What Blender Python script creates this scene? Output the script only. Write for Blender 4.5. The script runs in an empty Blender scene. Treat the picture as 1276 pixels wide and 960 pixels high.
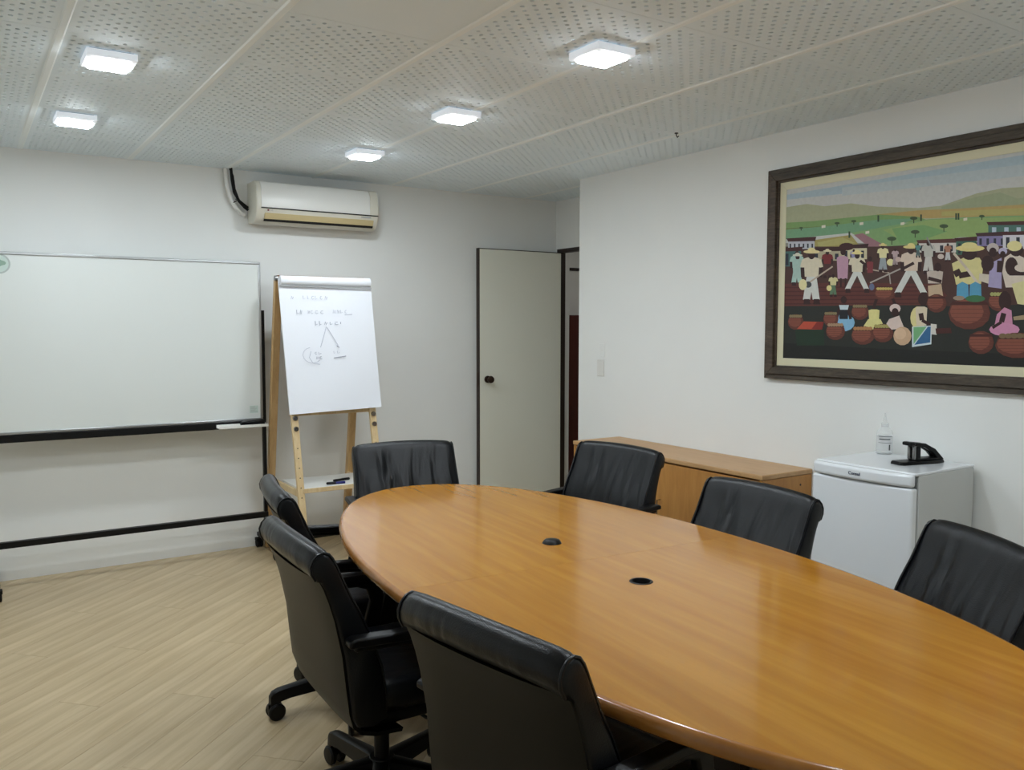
import bpy, bmesh, math, random
from mathutils import Vector, Matrix
random.seed(7)
S = bpy.context.scene
C = S.collection
R = math.radians
H, D, W, W2, YJ = 2.522, 5.73, 3.682, 4.17, 4.78     # ceiling, back wall y, picture wall x, door wall x, end of picture wall
XL, YF = -0.95, -1.25                               # left wall, wall behind the camera

# ------------------------------------------------------------------ camera
FPX, YAW, PITCH, ROLL, CH = 1057.5, 0.57791, -0.06946, 0.00098, 1.5
Fv = Vector((math.sin(YAW)*math.cos(PITCH), math.cos(YAW)*math.cos(PITCH), math.sin(PITCH)))
Rv = Vector((math.cos(YAW), -math.sin(YAW), 0)); Uv = Rv.cross(Fv)
R2 = Rv*math.cos(ROLL)+Uv*math.sin(ROLL); U2 = Uv*math.cos(ROLL)-Rv*math.sin(ROLL)
cd = bpy.data.cameras.new('camera'); cam = bpy.data.objects.new('camera', cd); C.objects.link(cam)
cd.sensor_fit = 'HORIZONTAL'; cd.sensor_width = 36; cd.lens = 36*FPX/1276; cd.clip_start = 0.02
m3 = Matrix((R2, U2, -Fv)).transposed()
cam.matrix_world = Matrix.Translation((0, 0, CH)) @ m3.to_4x4()
S.camera = cam

# ------------------------------------------------------------------ world, exposure
wd = bpy.data.worlds.new('world'); S.world = wd; wd.use_nodes = True
wd.node_tree.nodes['Background'].inputs[0].default_value = (.6, .65, .7, 1)
wd.node_tree.nodes['Background'].inputs[1].default_value = 0.1
S.view_settings.view_transform = 'Standard'; S.view_settings.look = 'None'
S.view_settings.gamma = 1; S.view_settings.use_curve_mapping = False
S.view_settings.exposure = 1.45
LAMP = 59.0          # emission of the LED diffusers

# ------------------------------------------------------------------ materials
def lin(c, k=1.0):
    o = []
    for v in c:
        v = v/255
        o.append(min(1.0, k*(v/12.92 if v <= .04045 else ((v+.055)/1.055)**2.4)))
    return (*o, 1)
M = {}
def mat(name, col, rough=.5, metal=0, spec=.5, coat=0, coat_rough=.1, trans=0, emit=None, k=1.0):
    m = bpy.data.materials.new(name); m.use_nodes = True
    b = m.node_tree.nodes['Principled BSDF']
    b.inputs['Base Color'].default_value = lin(col, k)
    b.inputs['Roughness'].default_value = rough; b.inputs['Metallic'].default_value = metal
    b.inputs['Specular IOR Level'].default_value = spec
    b.inputs['Coat Weight'].default_value = coat; b.inputs['Coat Roughness'].default_value = coat_rough
    b.inputs['Transmission Weight'].default_value = trans
    if emit:
        b.inputs['Emission Color'].default_value = lin(emit[0]); b.inputs['Emission Strength'].default_value = emit[1]
    M[name] = m
    return m
def nodes(m): return m.node_tree.nodes, m.node_tree.links, m.node_tree.nodes['Principled BSDF']
def coords(m, scale=(1, 1, 1), rot=(0, 0, 0), kind='Object'):
    n, l, b = nodes(m)
    tc = n.new('ShaderNodeTexCoord'); mp = n.new('ShaderNodeMapping')
    mp.inputs['Scale'].default_value = scale; mp.inputs['Rotation'].default_value = rot
    l.new(tc.outputs[kind], mp.inputs['Vector'])
    return mp.outputs['Vector']
def noise(m, vec, scale, detail=3, rough=.5, dist=0):
    n, l, b = nodes(m); t = n.new('ShaderNodeTexNoise')
    t.inputs['Scale'].default_value = scale; t.inputs['Detail'].default_value = detail
    t.inputs['Roughness'].default_value = rough; t.inputs['Distortion'].default_value = dist
    l.new(vec, t.inputs['Vector']); return t.outputs['Fac']
def ramp(m, fac, stops):
    n, l, b = nodes(m); r = n.new('ShaderNodeValToRGB'); e = r.color_ramp.elements
    while len(e) < len(stops): e.new(.5)
    for i, (p, c) in enumerate(stops): e[i].position = p; e[i].color = lin(c) if len(c) == 3 else c
    l.new(fac, r.inputs['Fac']); return r.outputs['Color']
def bump(m, fac, strength=.2, dist=.01):
    n, l, b = nodes(m); bp = n.new('ShaderNodeBump')
    bp.inputs['Strength'].default_value = strength; bp.inputs['Distance'].default_value = dist
    l.new(fac, bp.inputs['Height']); l.new(bp.outputs['Normal'], b.inputs['Normal'])
def mix(m, fac, a, b_, mode='MIX'):
    n, l, b = nodes(m); x = n.new('ShaderNodeMix'); x.data_type = 'RGBA'; x.blend_type = mode
    for s, v in ((x.inputs[0], fac), (x.inputs[6], a), (x.inputs[7], b_)):
        if hasattr(v, 'links'): l.new(v, s)
        else: s.default_value = v
    return x.outputs[2]
def base(m, col): n, l, b = nodes(m); l.new(col, b.inputs['Base Color'])

def plaster(name, a, b_, rough=.65):
    m = mat(name, a, rough, spec=.25); v = coords(m)
    base(m, ramp(m, noise(m, v, 1.3, 4), [(.3, a), (.7, b_)])); bump(m, noise(m, v, 140, 3), .06, .003)
    return m
plaster('wall_paint', (239, 240, 238), (243, 244, 241))
plaster('ceiling_paint', (235, 247, 255), (238, 249, 255))
plaster('joint_paint', (244, 252, 255), (247, 253, 255))
mat('felt', (236, 238, 238), .95, spec=.1)
mat('white_plastic', (232, 231, 226), .35)
mat('aged_plastic', (222, 218, 204), .4)
mat('beige_plastic', (206, 188, 142), .45)
mat('black_plastic', (5, 5, 6), .4, spec=.25)
mat('black_rubber', (5, 5, 6), .6, spec=.25)
mat('black_metal', (6, 6, 7), .45, spec=.3)
mat('shadow_gap', (30, 30, 30), .7)
mat('diffuser', (255, 255, 255), .4, emit=((236, 246, 253), LAMP))
mat('acrylic', (245, 248, 250), .3, emit=((232, 242, 255), .14))
mat('added_dim_diffuser', (255, 255, 255), .4, emit=((255, 250, 240), 18))
mat('board_white', (226, 230, 227), .22)
mat('aluminium', (190, 192, 194), .3, metal=.9)
mat('chrome', (150, 150, 152), .22, metal=1)
mat('paper', (238, 240, 246), .8, spec=.2)
mat('ink', (196, 198, 210), .8)
mat('ink_dark', (162, 164, 178), .8)
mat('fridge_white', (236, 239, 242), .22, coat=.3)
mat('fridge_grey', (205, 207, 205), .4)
mat('logo_blue', (52, 62, 90), .5)
mat('logo_red', (120, 40, 50), .5)
mat('logo_grey', (170, 172, 172), .5)
mat('sticker_green', (140, 168, 150), .5)
mat('sticker_pale', (196, 212, 204), .5)
mat('sticker_grey', (176, 184, 180), .6)
mat('door_paint', (236, 236, 222), .45)
mat('brown_black', (44, 31, 25), .45)
mat('bronze', (58, 42, 32), .35, metal=.6)
mat('marker_blue', (38, 40, 110), .35)
mat('liner', (222, 216, 184), .7)
mat('bottle_plastic', (240, 244, 244), .3); nodes(M['bottle_plastic'])[2].inputs['Alpha'].default_value = .2
mat('label_white', (235, 236, 236), .6); nodes(M['label_white'])[2].inputs['Alpha'].default_value = .45
mat('label_black', (50, 52, 54), .6)
mat('gasket', (120, 122, 122), .7)

def wood(name, dark, mid, light, scale=(14, 1.2, 14), rough=.35, coat=0, bumpk=.03, rot=(0, 0, 0), big=1.0, detail=6, dist=.6):
    m = mat(name, mid, rough, coat=coat, coat_rough=.06); v = coords(m, scale, rot); v2 = coords(m, (scale[0]*.22, scale[1]*.22, scale[2]*.22), rot)
    n, l, b = nodes(m); oi = n.new('ShaderNodeObjectInfo'); ad = n.new('ShaderNodeVectorMath'); ad.operation = 'MULTIPLY_ADD'
    cb = n.new('ShaderNodeCombineXYZ')
    for i in range(3): l.new(oi.outputs['Random'], cb.inputs[i])
    ad.inputs[1].default_value = (37, 23, 11); l.new(cb.outputs[0], ad.inputs[0]); l.new(v, ad.inputs[2])
    f1 = noise(m, ad.outputs[0], 3.0, detail, .62, dist); f2 = noise(m, v2, 3.0*big, 3, .5, .4)
    c1 = ramp(m, f1, [(.32, dark), (.5, mid), (.68, light)])
    c2 = ramp(m, f2, [(.3, dark), (.7, light)])
    base(m, mix(m, .42, c1, c2))
    if bumpk: bump(m, f1, bumpk, .004)
    return m
wood('table_wood', (164, 106, 26), (178, 119, 33), (192, 134, 44), (9, .55, 9), .2, coat=.22, bumpk=0, detail=2.5, dist=.1)
wood('table_edge', (146, 92, 36), (160, 104, 44), (172, 116, 54), (5, 5, 5), .22, coat=.2, bumpk=0, detail=2, dist=.1)
wood('cabinet_wood', (170, 114, 54), (188, 132, 66), (202, 148, 80), (8, 8, 1.0), .35)
wood('cabinet_top', (182, 138, 90), (194, 152, 104), (204, 164, 116), (8, 1.0, 8), .4)
wood('easel_wood', (206, 176, 128), (222, 196, 150), (232, 210, 168), (20, 20, 1.5), .5)
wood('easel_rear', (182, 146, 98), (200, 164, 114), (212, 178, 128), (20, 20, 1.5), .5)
wood('easel_brown', (120, 76, 44), (140, 92, 54), (154, 104, 62), (20, 20, 1.5), .55)
wood('red_wood', (64, 22, 16), (84, 30, 20), (98, 38, 26), (10, 10, 1), .4)
wood('frame_wood', (46, 36, 30), (74, 60, 50), (98, 84, 70), (6, 6, 40), .6, bumpk=.4)
wood('frame_wood_flat', (44, 36, 30), (70, 58, 48), (92, 84, 70), (6, 6, 40), .6, bumpk=.4, rot=(R(90), 0, 0))
# laminate planks: grain along the plank's own X
m = mat('laminate', (200, 178, 140), .36, spec=.4); v = coords(m, (1.1, 16, 16))
n, l, b = nodes(m); oi = n.new('ShaderNodeObjectInfo')
f1 = noise(m, v, 2.6, 5, .6, .5); v2 = coords(m, (.55, 11, 11)); f2 = noise(m, v2, 1.6, 2)
c = mix(m, .5, ramp(m, f1, [(.3, (172, 150, 112)), (.7, (204, 184, 150))]), ramp(m, f2, [(.35, (166, 144, 108)), (.65, (204, 184, 150))]))
hs = n.new('ShaderNodeHueSaturation'); mr = n.new('ShaderNodeMapRange')
mr.inputs['To Min'].default_value = .95; mr.inputs['To Max'].default_value = 1.05
l.new(oi.outputs['Random'], mr.inputs['Value']); l.new(mr.outputs[0], hs.inputs['Value']); l.new(c, hs.inputs['Color'])
base(m, hs.outputs[0]); bump(m, f1, .02, .003)
# leather with vertical creases
def leather(name, creases, col=(6, 8, 12), rough=.33):
    m = mat(name, col, rough, spec=.3); n, l, b = nodes(m)
    f = noise(m, coords(m, (5, 12, 1.8)), 1.0, 1.5, .4, .8)
    g = noise(m, coords(m), 260, 2)
    a = n.new('ShaderNodeMath'); a.operation = 'MULTIPLY_ADD'; a.inputs[1].default_value = creases; l.new(f, a.inputs[0])
    k = n.new('ShaderNodeMath'); k.operation = 'MULTIPLY'; k.inputs[1].default_value = .035; l.new(g, k.inputs[0]); l.new(k.outputs[0], a.inputs[2])
    sx = n.new('ShaderNodeSeparateXYZ'); l.new(coords(m), sx.inputs[0])
    mk = n.new('ShaderNodeMapRange'); mk.inputs['From Min'].default_value = .90; mk.inputs['From Max'].default_value = .78
    mk.inputs['To Min'].default_value = .1; l.new(sx.outputs['Z'], mk.inputs['Value'])
    mm = n.new('ShaderNodeMath'); mm.operation = 'MULTIPLY'; sb = n.new('ShaderNodeMath'); sb.operation = 'SUBTRACT'; sb.inputs[1].default_value = .5; l.new(f, sb.inputs[0]); l.new(sb.outputs[0], mm.inputs[0]); l.new(mk.outputs[0], mm.inputs[1])
    l.new(mm.outputs[0], a.inputs[0])
    bump(m, a.outputs[0], .8, .02)
    return m
leather('leather', 1.7)
leather('leather_smooth', .25)
m = mat('shell_plastic', (5, 5, 4), .42, spec=.2)
bump(m, noise(m, coords(m), 400, 2), .08, .002)

# ------------------------------------------------------------------ mesh helpers
def ob(name, mesh, parent=None):
    o = bpy.data.objects.new(name, mesh); C.objects.link(o)
    if parent is not None: o.parent = parent
    return o
def tag(o, label, cat, group=None, kind=None):
    o['label'] = label; o['category'] = cat
    if group: o['group'] = group
    if kind: o['kind'] = kind
    return o
def struct(o): o['kind'] = 'structure'; return o
def thing(name, label, cat, loc=(0, 0, 0), rz=0, group=None):
    o = bpy.data.objects.new(name, None); C.objects.link(o); o.empty_display_size = .1
    o.location = loc; o.rotation_euler = (0, 0, rz)
    return tag(o, label, cat, group)
class MB:
    def __init__(s): s.v = []; s.f = []
    def add(s, vs, fs):
        k = len(s.v); s.v += [tuple(p) for p in vs]; s.f += [[i+k for i in f] for f in fs]; return s
    def box(s, x0, x1, y0, y1, z0, z1):
        return s.add([(x, y, z) for x in (x0, x1) for y in (y0, y1) for z in (z0, z1)],
                     [(0, 1, 3, 2), (4, 6, 7, 5), (0, 4, 5, 1), (2, 3, 7, 6), (0, 2, 6, 4), (1, 5, 7, 3)])
    def beam(s, a, b, w, h, up=(0, 0, 1)):            # box from a to b, w across, h along up
        a, b = Vector(a), Vector(b); d = (b-a).normalized(); x = d.cross(Vector(up)).normalized()*w/2; z = x.cross(d).normalized()*h/2
        vs = [p+i*x+j*z for p in (a, b) for i, j in ((-1, -1), (1, -1), (1, 1), (-1, 1))]
        return s.add(vs, [(3, 2, 1, 0), (4, 5, 6, 7), (0, 1, 5, 4), (1, 2, 6, 5), (2, 3, 7, 6), (3, 0, 4, 7)])
    def prism(s, poly, fn0, fn1):                     # poly 2d -> two copies
        n = len(poly); vs = [fn0(*p) for p in poly]+[fn1(*p) for p in poly]
        return s.add(vs, [tuple(range(n))[::-1], tuple(range(n, 2*n))]+[(i, (i+1) % n, n+(i+1) % n, n+i) for i in range(n)])
    def loft(s, rings, close_u=True, caps=True):
        n = len(rings[0]); vs = [p for r in rings for p in r]; fs = []
        for i in range(len(rings)-1):
            for j in range(n if close_u else n-1):
                fs.append((i*n+j, i*n+(j+1) % n, (i+1)*n+(j+1) % n, (i+1)*n+j))
        if caps and close_u: fs += [tuple(range(n))[::-1], tuple(range((len(rings)-1)*n, len(rings)*n))]
        return s.add(vs, fs)
    def lathe(s, prof, n=24, c=(0, 0, 0), axis='z', caps=True):
        rings = []
        for r, z in prof:
            rg = []
            for i in range(n):
                a = 2*math.pi*i/n; p = (r*math.cos(a), r*math.sin(a), z)
                if axis == 'x': p = (p[2], p[0], p[1])
                if axis == 'y': p = (p[1], p[2], p[0])
                rg.append((c[0]+p[0], c[1]+p[1], c[2]+p[2]))
            rings.append(rg)
        return s.loft(rings, caps=caps)
    def tube(s, pts, r, n=8):
        P = [Vector(p) for p in pts]; rings = []; x = None
        for i, p in enumerate(P):
            t = (P[min(i+1, len(P)-1)]-P[max(i-1, 0)]).normalized()
            if x is None: x = t.cross(Vector((.13, .31, .94))).normalized()
            x = (x-t*x.dot(t)).normalized(); y = t.cross(x); rr = r[i] if isinstance(r, (list, tuple)) else r
            rings.append([p+rr*(math.cos(2*math.pi*k/n)*x+math.sin(2*math.pi*k/n)*y) for k in range(n)])
        return s.loft(rings)
    def mesh(s, name, mt, smooth=35, fix=True):
        me = bpy.data.meshes.new(name); me.from_pydata(s.v, [], s.f)
        if fix:
            bm = bmesh.new(); bm.from_mesh(me); bmesh.ops.recalc_face_normals(bm, faces=bm.faces); bm.to_mesh(me); bm.free()
        me.materials.append(M[mt] if isinstance(mt, str) else mt)
        if smooth:
            me.polygons.foreach_set('use_smooth', [True]*len(me.polygons)); me.set_sharp_from_angle(angle=R(smooth))
        me.update(); return me
    def build(s, name, mt, parent=None, bev=0, seg=2, smooth=35, fix=True, loc=None):
        o = ob(name, s.mesh(name, mt, smooth, fix), parent)
        if loc: o.location = loc
        if bev:
            b = o.modifiers.new('bevel', 'BEVEL'); b.width = bev; b.segments = seg; b.limit_method = 'ANGLE'; b.angle_limit = R(35); b.harden_normals = False
        return o
def copy_tree(o, parent=None):
    c = o.copy(); C.objects.link(c); c.parent = parent
    for ch in list(o.children): copy_tree(ch, c)
    return c
def text_mesh(name, body, size, mt, parent, matrix, ext=.0004):
    cu = bpy.data.curves.new(name, 'FONT'); cu.body = body; cu.size = size; cu.align_x = 'CENTER'; cu.align_y = 'CENTER'; cu.extrude = ext
    t = bpy.data.objects.new(name+'_src', cu); C.objects.link(t)
    me = bpy.data.meshes.new_from_object(t.evaluated_get(bpy.context.evaluated_depsgraph_get()))
    bpy.data.objects.remove(t); bpy.data.curves.remove(cu)
    me.name = name; me.materials.clear(); me.materials.append(M[mt]); me.transform(matrix)
    return ob(name, me, parent)
def clip(poly, a, b, c):                               # keep a*x+b*y<=c
    out = []
    for i in range(len(poly)):
        p, q = poly[i], poly[(i+1) % len(poly)]; dp, dq = a*p[0]+b*p[1]-c, a*q[0]+b*q[1]-c
        if dp <= 0: out.append(p)
        if (dp < 0 < dq) or (dq < 0 < dp):
            t = dp/(dp-dq); out.append((p[0]+t*(q[0]-p[0]), p[1]+t*(q[1]-p[1])))
    return out

# ------------------------------------------------------------------ room shell
T = .14
struct(MB().box(XL-T, W2+T, D, D+T, -.1, H+.12).build('wall_back', 'wall_paint', smooth=0))
struct(MB().box(XL-T, XL, YF-T, D+T, -.1, H+.12).build('wall_left', 'wall_paint', smooth=0))
struct(MB().box(XL-T, W2, YF-T, YF, -.1, H+.12).build('wall_front', 'wall_paint', smooth=0))
struct(MB().box(W, W2+.05, YF-T, YJ, -.1, H+.12).build('wall_right', 'wall_paint', smooth=0))
DY0, DY1, DZ = 4.86, 5.675, 2.10                       # doorway in the recess
mb = MB().box(W2, W2+.05, YJ, DY0-.03, -.1, H+.12).box(W2, W2+.05, DY1+.03, D, -.1, H+.12).box(W2, W2+.05, DY0-.03, DY1+.03, DZ+.03, H+.12)
struct(mb.build('wall_recess', 'wall_paint', smooth=0))
struct(MB().box(1.78, 3.37, D-.014, D, 0, .058).build('baseboard_back', 'black_rubber', bev=.003))
# corridor behind the doorway
struct(MB().box(W2+.05, 6.6, 6.5, 6.6, -.1, H).build('wall_corridor_end', 'wall_paint', smooth=0))
struct(MB().box(6.5, 6.6, 3.9, 6.5, -.1, H).build('wall_corridor_side', 'wall_paint', smooth=0))
struct(MB().box(W2+.05, 6.6, 3.8, 3.9, -.1, H).build('wall_corridor_near', 'wall_paint', smooth=0))
struct(MB().box(W2+.05, W2+.2, D+T, 6.5, -.1, H).build('wall_corridor_return', 'wall_paint', smooth=0))
struct(MB().box(W2+.10, 6.6, 3.8, 6.6, 2.46, 2.5).build('ceiling_corridor', 'ceiling_paint', smooth=0))
struct(MB().box(W2+.05, 6.6, 3.8, 6.6, -.1, 0).build('floor_corridor', 'laminate', smooth=0))
struct(MB().box(4.3, 6.5, 6.488, 6.5, 2.025, 2.052).build('trim_1', 'brown_black', smooth=0))

# floor: diagonal laminate planks, each its own piece
flo = struct(MB().box(XL-.1, W2+.05, YF-.1, D+.1, -.1, -.012).build('floor', 'shadow_gap', smooth=0))
ang = R(43); ca, sa = math.cos(ang), math.sin(ang); PW, PL = .196, 1.28
room = [(XL, YF), (W, YF), (W, YJ), (W2+.05, YJ), (W2+.05, D), (XL, D)]
def to_l(p): return (p[0]*ca+p[1]*sa, -p[0]*sa+p[1]*ca)
def to_w(p): return (p[0]*ca-p[1]*sa, p[0]*sa+p[1]*ca)
for r in range(-30, 32):
    off = (r*0.43) % 1*PL
    for k in range(-4, 8):
        x0, x1, y0, y1 = off+k*PL, off+(k+1)*PL-.0012, r*PW, (r+1)*PW-.0012
        poly = [to_w(p) for p in ((x0, y0), (x1, y0), (x1, y1), (x0, y1))]
        for a, b_, c_ in ((-1, 0, -XL), (0, -1, -YF), (0, 1, D), (1, 0, W2+.05)): poly = clip(poly, a, b_, c_) if len(poly) > 2 else []
        if len(poly) < 3: continue
        if min(p[0] for p in poly) > W and max(p[1] for p in poly) < YJ: continue
        cx, cy = to_w(((x0+x1)/2, (y0+y1)/2)); lp = [to_l((p[0]-cx, p[1]-cy)) for p in poly]
        o = MB().prism(lp, lambda x, y: (x, y, -.012), lambda x, y: (x, y, 0)).build('floor_plank', 'laminate', flo, smooth=0)
        o.location = (cx, cy, 0); o.rotation_euler = (0, 0, ang)

# ceiling: perforated plaster panels on a grid of 0.585 x 0.605 m
cei = struct(MB().box(XL-.1, W2+.05, YF-.1, D+.1, H+.008, H+.1).build('ceiling', 'felt', smooth=0))
PX, PY = .585, .605
def panel_mesh(holes=True):
    mb = MB(); g = .0012; x0, x1, y0, y1 = g, PX-g, g, PY-g; t = .006
    def quad(a, b, c_, d): mb.add([(a, c_, 0), (b, c_, 0), (b, d, 0), (a, d, 0)], [(0, 3, 2, 1)])
    if not holes:
        quad(x0, x1, y0, y1)
    else:
        cw, chh, nr, nc = .055, .0275, 20, 10; mx, my = (PX-nc*cw)/2, (PY-nr*chh)/2
        quad(x0, mx, y0, y1); quad(PX-mx, x1, y0, y1); quad(mx, PX-mx, y0, my); quad(mx, PX-mx, PY-my, y1)
        for r in range(nr):
            b0, b1 = my+r*chh, my+(r+1)*chh; odd = r % 2; cells = nc-odd; s0 = mx+odd*cw/2
            if odd: quad(mx, s0, b0, b1); quad(PX-s0, PX-mx, b0, b1)
            for c_ in range(cells):
                a0 = s0+c_*cw; a1 = a0+cw; cx, cy = (a0+a1)/2, (b0+b1)/2; rad = .0081
                out = [(a1, cy), (a1, b1), (cx, b1), (a0, b1), (a0, cy), (a0, b0), (cx, b0), (a1, b0)]
                ins = [(cx+rad*math.cos(i*math.pi/4), cy+rad*math.sin(i*math.pi/4)) for i in range(8)]
                vs = [(*p, 0) for p in out]+[(*p, 0) for p in ins]+[(*p, t) for p in ins]
                fs = []
                for i in range(8):
                    j = (i+1) % 8; fs += [(i, 8+i, 8+j, j), (8+i, 16+i, 16+j, 8+j)]
                mb.add(vs, fs)
    for a, b_ in (((x0, y0), (x1, y0)), ((x1, y0), (x1, y1)), ((x1, y1), (x0, y1)), ((x0, y1), (x0, y0))):
        mb.add([(*a, 0), (*b_, 0), (*b_, t), (*a, t)], [(0, 1, 2, 3)])
    return mb.mesh('ceiling_panel', 'ceiling_paint', smooth=0, fix=False)
pm, pp = panel_mesh(), panel_mesh(False)
SX, SY = .34, 2.78
for i in range(-3, 7):
    for j in range(-7, 5):
        x, y = SX+i*PX, SY+j*PY
        if x > W-.02 and y+PY < YJ: continue
        plain = (i == 1 and j == -1)
        o = ob('ceiling_panel', pp if plain else pm, cei); o.location = (x, y, H)
for i in range(-2, 7):
    x = SX+i*PX
    if x > W2: continue
    y0 = YF if x < W else YJ
    MB().prism([(-.016, 0), (.016, 0), (.010, -.004), (-.010, -.004)], lambda a, b_: (x+a, y0, H+b_), lambda a, b_: (x+a, D, H+b_)).build('joint_strip', 'joint_paint', cei, smooth=0)

# door leaf folded back against the whiteboard wall, with its frame
door = struct(thing('door_1', 'grey-green flush door with brown edges standing open against the wall', 'door', (W2-.012, D-.075, 0)))
door['kind'] = 'structure'
LW = .785
MB().box(-LW+.006, -.004, -.0175, .0175, .012, 2.092).build('leaf', 'door_paint', door, bev=.001)
MB().box(-LW-.004, -LW+.006, -.0185, .0185, .012, 2.098).box(-.004, .004, -.0185, .0185, .012, 2.098).box(-LW+.006, -.004, -.0185, .0185, 2.092, 2.098).build('edge_lipping', 'brown_black', door, bev=.001)
for s in (-1, 1):
    kn = MB().lathe([(.0, 0), (.028, 0), (.028, .006), (.012, .010), (.011, .03), (.024, .04), (.029, .052), (.024, .064), (.0, .067)], 20, axis='y')
    kn.v = [(v[0], s*v[1], v[2]) for v in kn.v]
    o = kn.build('knob', 'bronze', door); o.location = (-LW+.075, s*.0175, 1.085)
    if s > 0: o.scale = (1, .8, 1)
MB().box(-LW-.006, -LW-.003, -.012, .012, 1.03, 1.14).build('latch_plate', 'bronze', door)
fr = struct(MB().box(W2-.008, W2+.058, DY0-.03, DY0, 0, DZ+.03).box(W2-.008, W2+.058, DY1, DY1+.03, 0, DZ+.03).box(W2-.008, W2+.058, DY0, DY1, DZ, DZ+.03).build('trim_2', 'brown_black', bev=.002))
for z in (.3, 1.05, 1.8): MB().lathe([(.006, -.05), (.006, .05)], 10, (0, .012, z)).build('hinge', 'bronze', door)

# dark red wooden cupboard seen through the doorway
cb = thing('wooden_cupboard', 'dark red-brown wooden cupboard standing in the corridor beyond the doorway', 'cupboard', (4.60, 6.2, 0))
MB().box(0, 1.1, .02, .28, .06, 1.60).build('body', 'red_wood', cb, bev=.003)
for k in range(2): MB().box(.004+k*.548, .548+k*.548, 0, .019, .07, 1.595).build('door', 'red_wood', cb, bev=.002)
MB().box(.02, 1.08, .04, .27, 0, .06).build('plinth', 'brown_black', cb)

# ------------------------------------------------------------------ ceiling lights
def make_light(loc, label, diff='diffuser'):
    t = thing('ceiling_light', label, 'ceiling light', loc, 0, 'square ceiling lights')
    a, b_ = .088, .075
    MB().loft([[(-a, -a, 0), (a, -a, 0), (a, a, 0), (-a, a, 0)], [(-a, -a, -.026), (a, -a, -.026), (a, a, -.026), (-a, a, -.026)],
               [(-b_, -b_, -.032), (b_, -b_, -.032), (b_, b_, -.032), (-b_, b_, -.032)]], caps=True).build('housing', 'acrylic', t, bev=.003)
    c_ = .072; rr = .012; poly = []
    for qx, qy, a0 in ((1, 1, 0), (-1, 1, 90), (-1, -1, 180), (1, -1, 270)):
        for k in range(5):
            an = R(a0+k*22.5); poly.append((qx*(c_-rr)+rr*math.cos(an), qy*(c_-rr)+rr*math.sin(an)))
    MB().prism(poly, lambda x, y: (x*.96, y*.96, -.0368), lambda x, y: (x, y, -.031)).build('diffuser', diff, t, bev=.004)
    MB().box(-.075, .075, -.075, .075, 0, .004).build('shadow_line_plate', 'shadow_gap', t)  # dark plate stands in for the shadow line between housing and ceiling
    return t
LL = [((.52, 3.60), 'lit square ceiling light second out from the whiteboard, above the open floor'),
      ((.52, 4.71), 'lit square ceiling light closest to the whiteboard'),
      ((.52, 2.50), 'lit square ceiling light over the open floor by the left chairs'),
      ((2.04, 2.52), 'lit square ceiling light above the middle of the conference table'),
      ((2.04, 3.62), 'lit square ceiling light above the far tip of the conference table'),
      ((2.04, 4.71), 'lit square ceiling light in front of the air conditioner'),
      ((2.04, .30), 'unseen square ceiling light added over the open floor beyond the near table end'),  # unseen lamp, added to lift the light on the right-hand side
      ((2.04, 1.40), 'unseen square ceiling light added above the near end of the conference table')]  # unseen lamp too, added to brighten the picture wall
for (x, y), lb in LL: make_light((x, y, H-.004), lb)
make_light((5.1, 5.4, 2.456), 'unseen dim square ceiling light added in the corridor beyond the door', 'added_dim_diffuser')  # unseen lamp added so the corridor is not dark

# ------------------------------------------------------------------ conference table
TX, TY, TA, TB, TN, TR = 1.688, 2.114, 1.516, .667, 2.09, -.061
tbl = thing('conference_table', 'long oval glossy honey-brown wooden conference table', 'table', (TX, TY, 0), TR)
def out_pt(th, ins=0.0):
    c_, s_ = math.cos(th), math.sin(th)
    x = math.copysign(abs(c_)**(2/TN), c_)*(TB-ins); y = math.copysign(abs(s_)**(2/TN), s_)*(TA-ins)
    return x, y
NT = 160; TZ = .74; eb = .017
ths = [2*math.pi*i/NT for i in range(NT)]
ysplit = .03
def world_to_table(x, y):
    dx, dy = x-TX, y-TY; return dx*math.cos(TR)+dy*math.sin(TR), -dx*math.sin(TR)+dy*math.cos(TR)
G1, G2 = world_to_table(1.72, 2.38), world_to_table(1.68, 1.87)
inner = [out_pt(t, eb) for t in ths]
for half, hole in ((1, None), (-1, G2)):
    poly = clip(inner, 0, -half, -half*ysplit-.0004)
    bm = bmesh.new(); eds = []
    def loop(pts):
        vs = [bm.verts.new((x, y, TZ)) for x, y in pts]
        for i in range(len(vs)): eds.append(bm.edges.new((vs[i], vs[(i+1) % len(vs)])))
    loop(poly)
    if hole: loop([(hole[0]+.028*math.cos(k*math.pi/14), hole[1]+.028*math.sin(k*math.pi/14)) for k in range(28)])
    bmesh.ops.triangle_fill(bm, use_beauty=True, edges=eds)
    ex = bmesh.ops.extrude_face_region(bm, geom=list(bm.faces))
    for g in ex['geom']:
        if isinstance(g, bmesh.types.BMVert): g.co.z -= .03
    bmesh.ops.recalc_face_normals(bm, faces=bm.faces)
    me = bpy.data.meshes.new('tabletop_half'); bm.to_mesh(me); bm.free(); me.materials.append(M['table_wood'])
    ob('tabletop_half', me, tbl)
rings = []
prof = [(0, TZ), (.35, TZ-.0008), (.62, TZ-.003), (.85, TZ-.008), (.97, TZ-.014), (1, TZ-.019), (.97, TZ-.025), (.85, TZ-.031), (.55, TZ-.036), (0, TZ-.038)]
for t in ths+[0]:
    a, b_ = out_pt(t, eb), out_pt(t, 0)
    rings.append([(a[0]+(b_[0]-a[0])*f, a[1]+(b_[1]-a[1])*f, z) for f, z in prof])
MB().loft(rings, caps=False).build('edge_band', 'table_edge', tbl, smooth=50)
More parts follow.
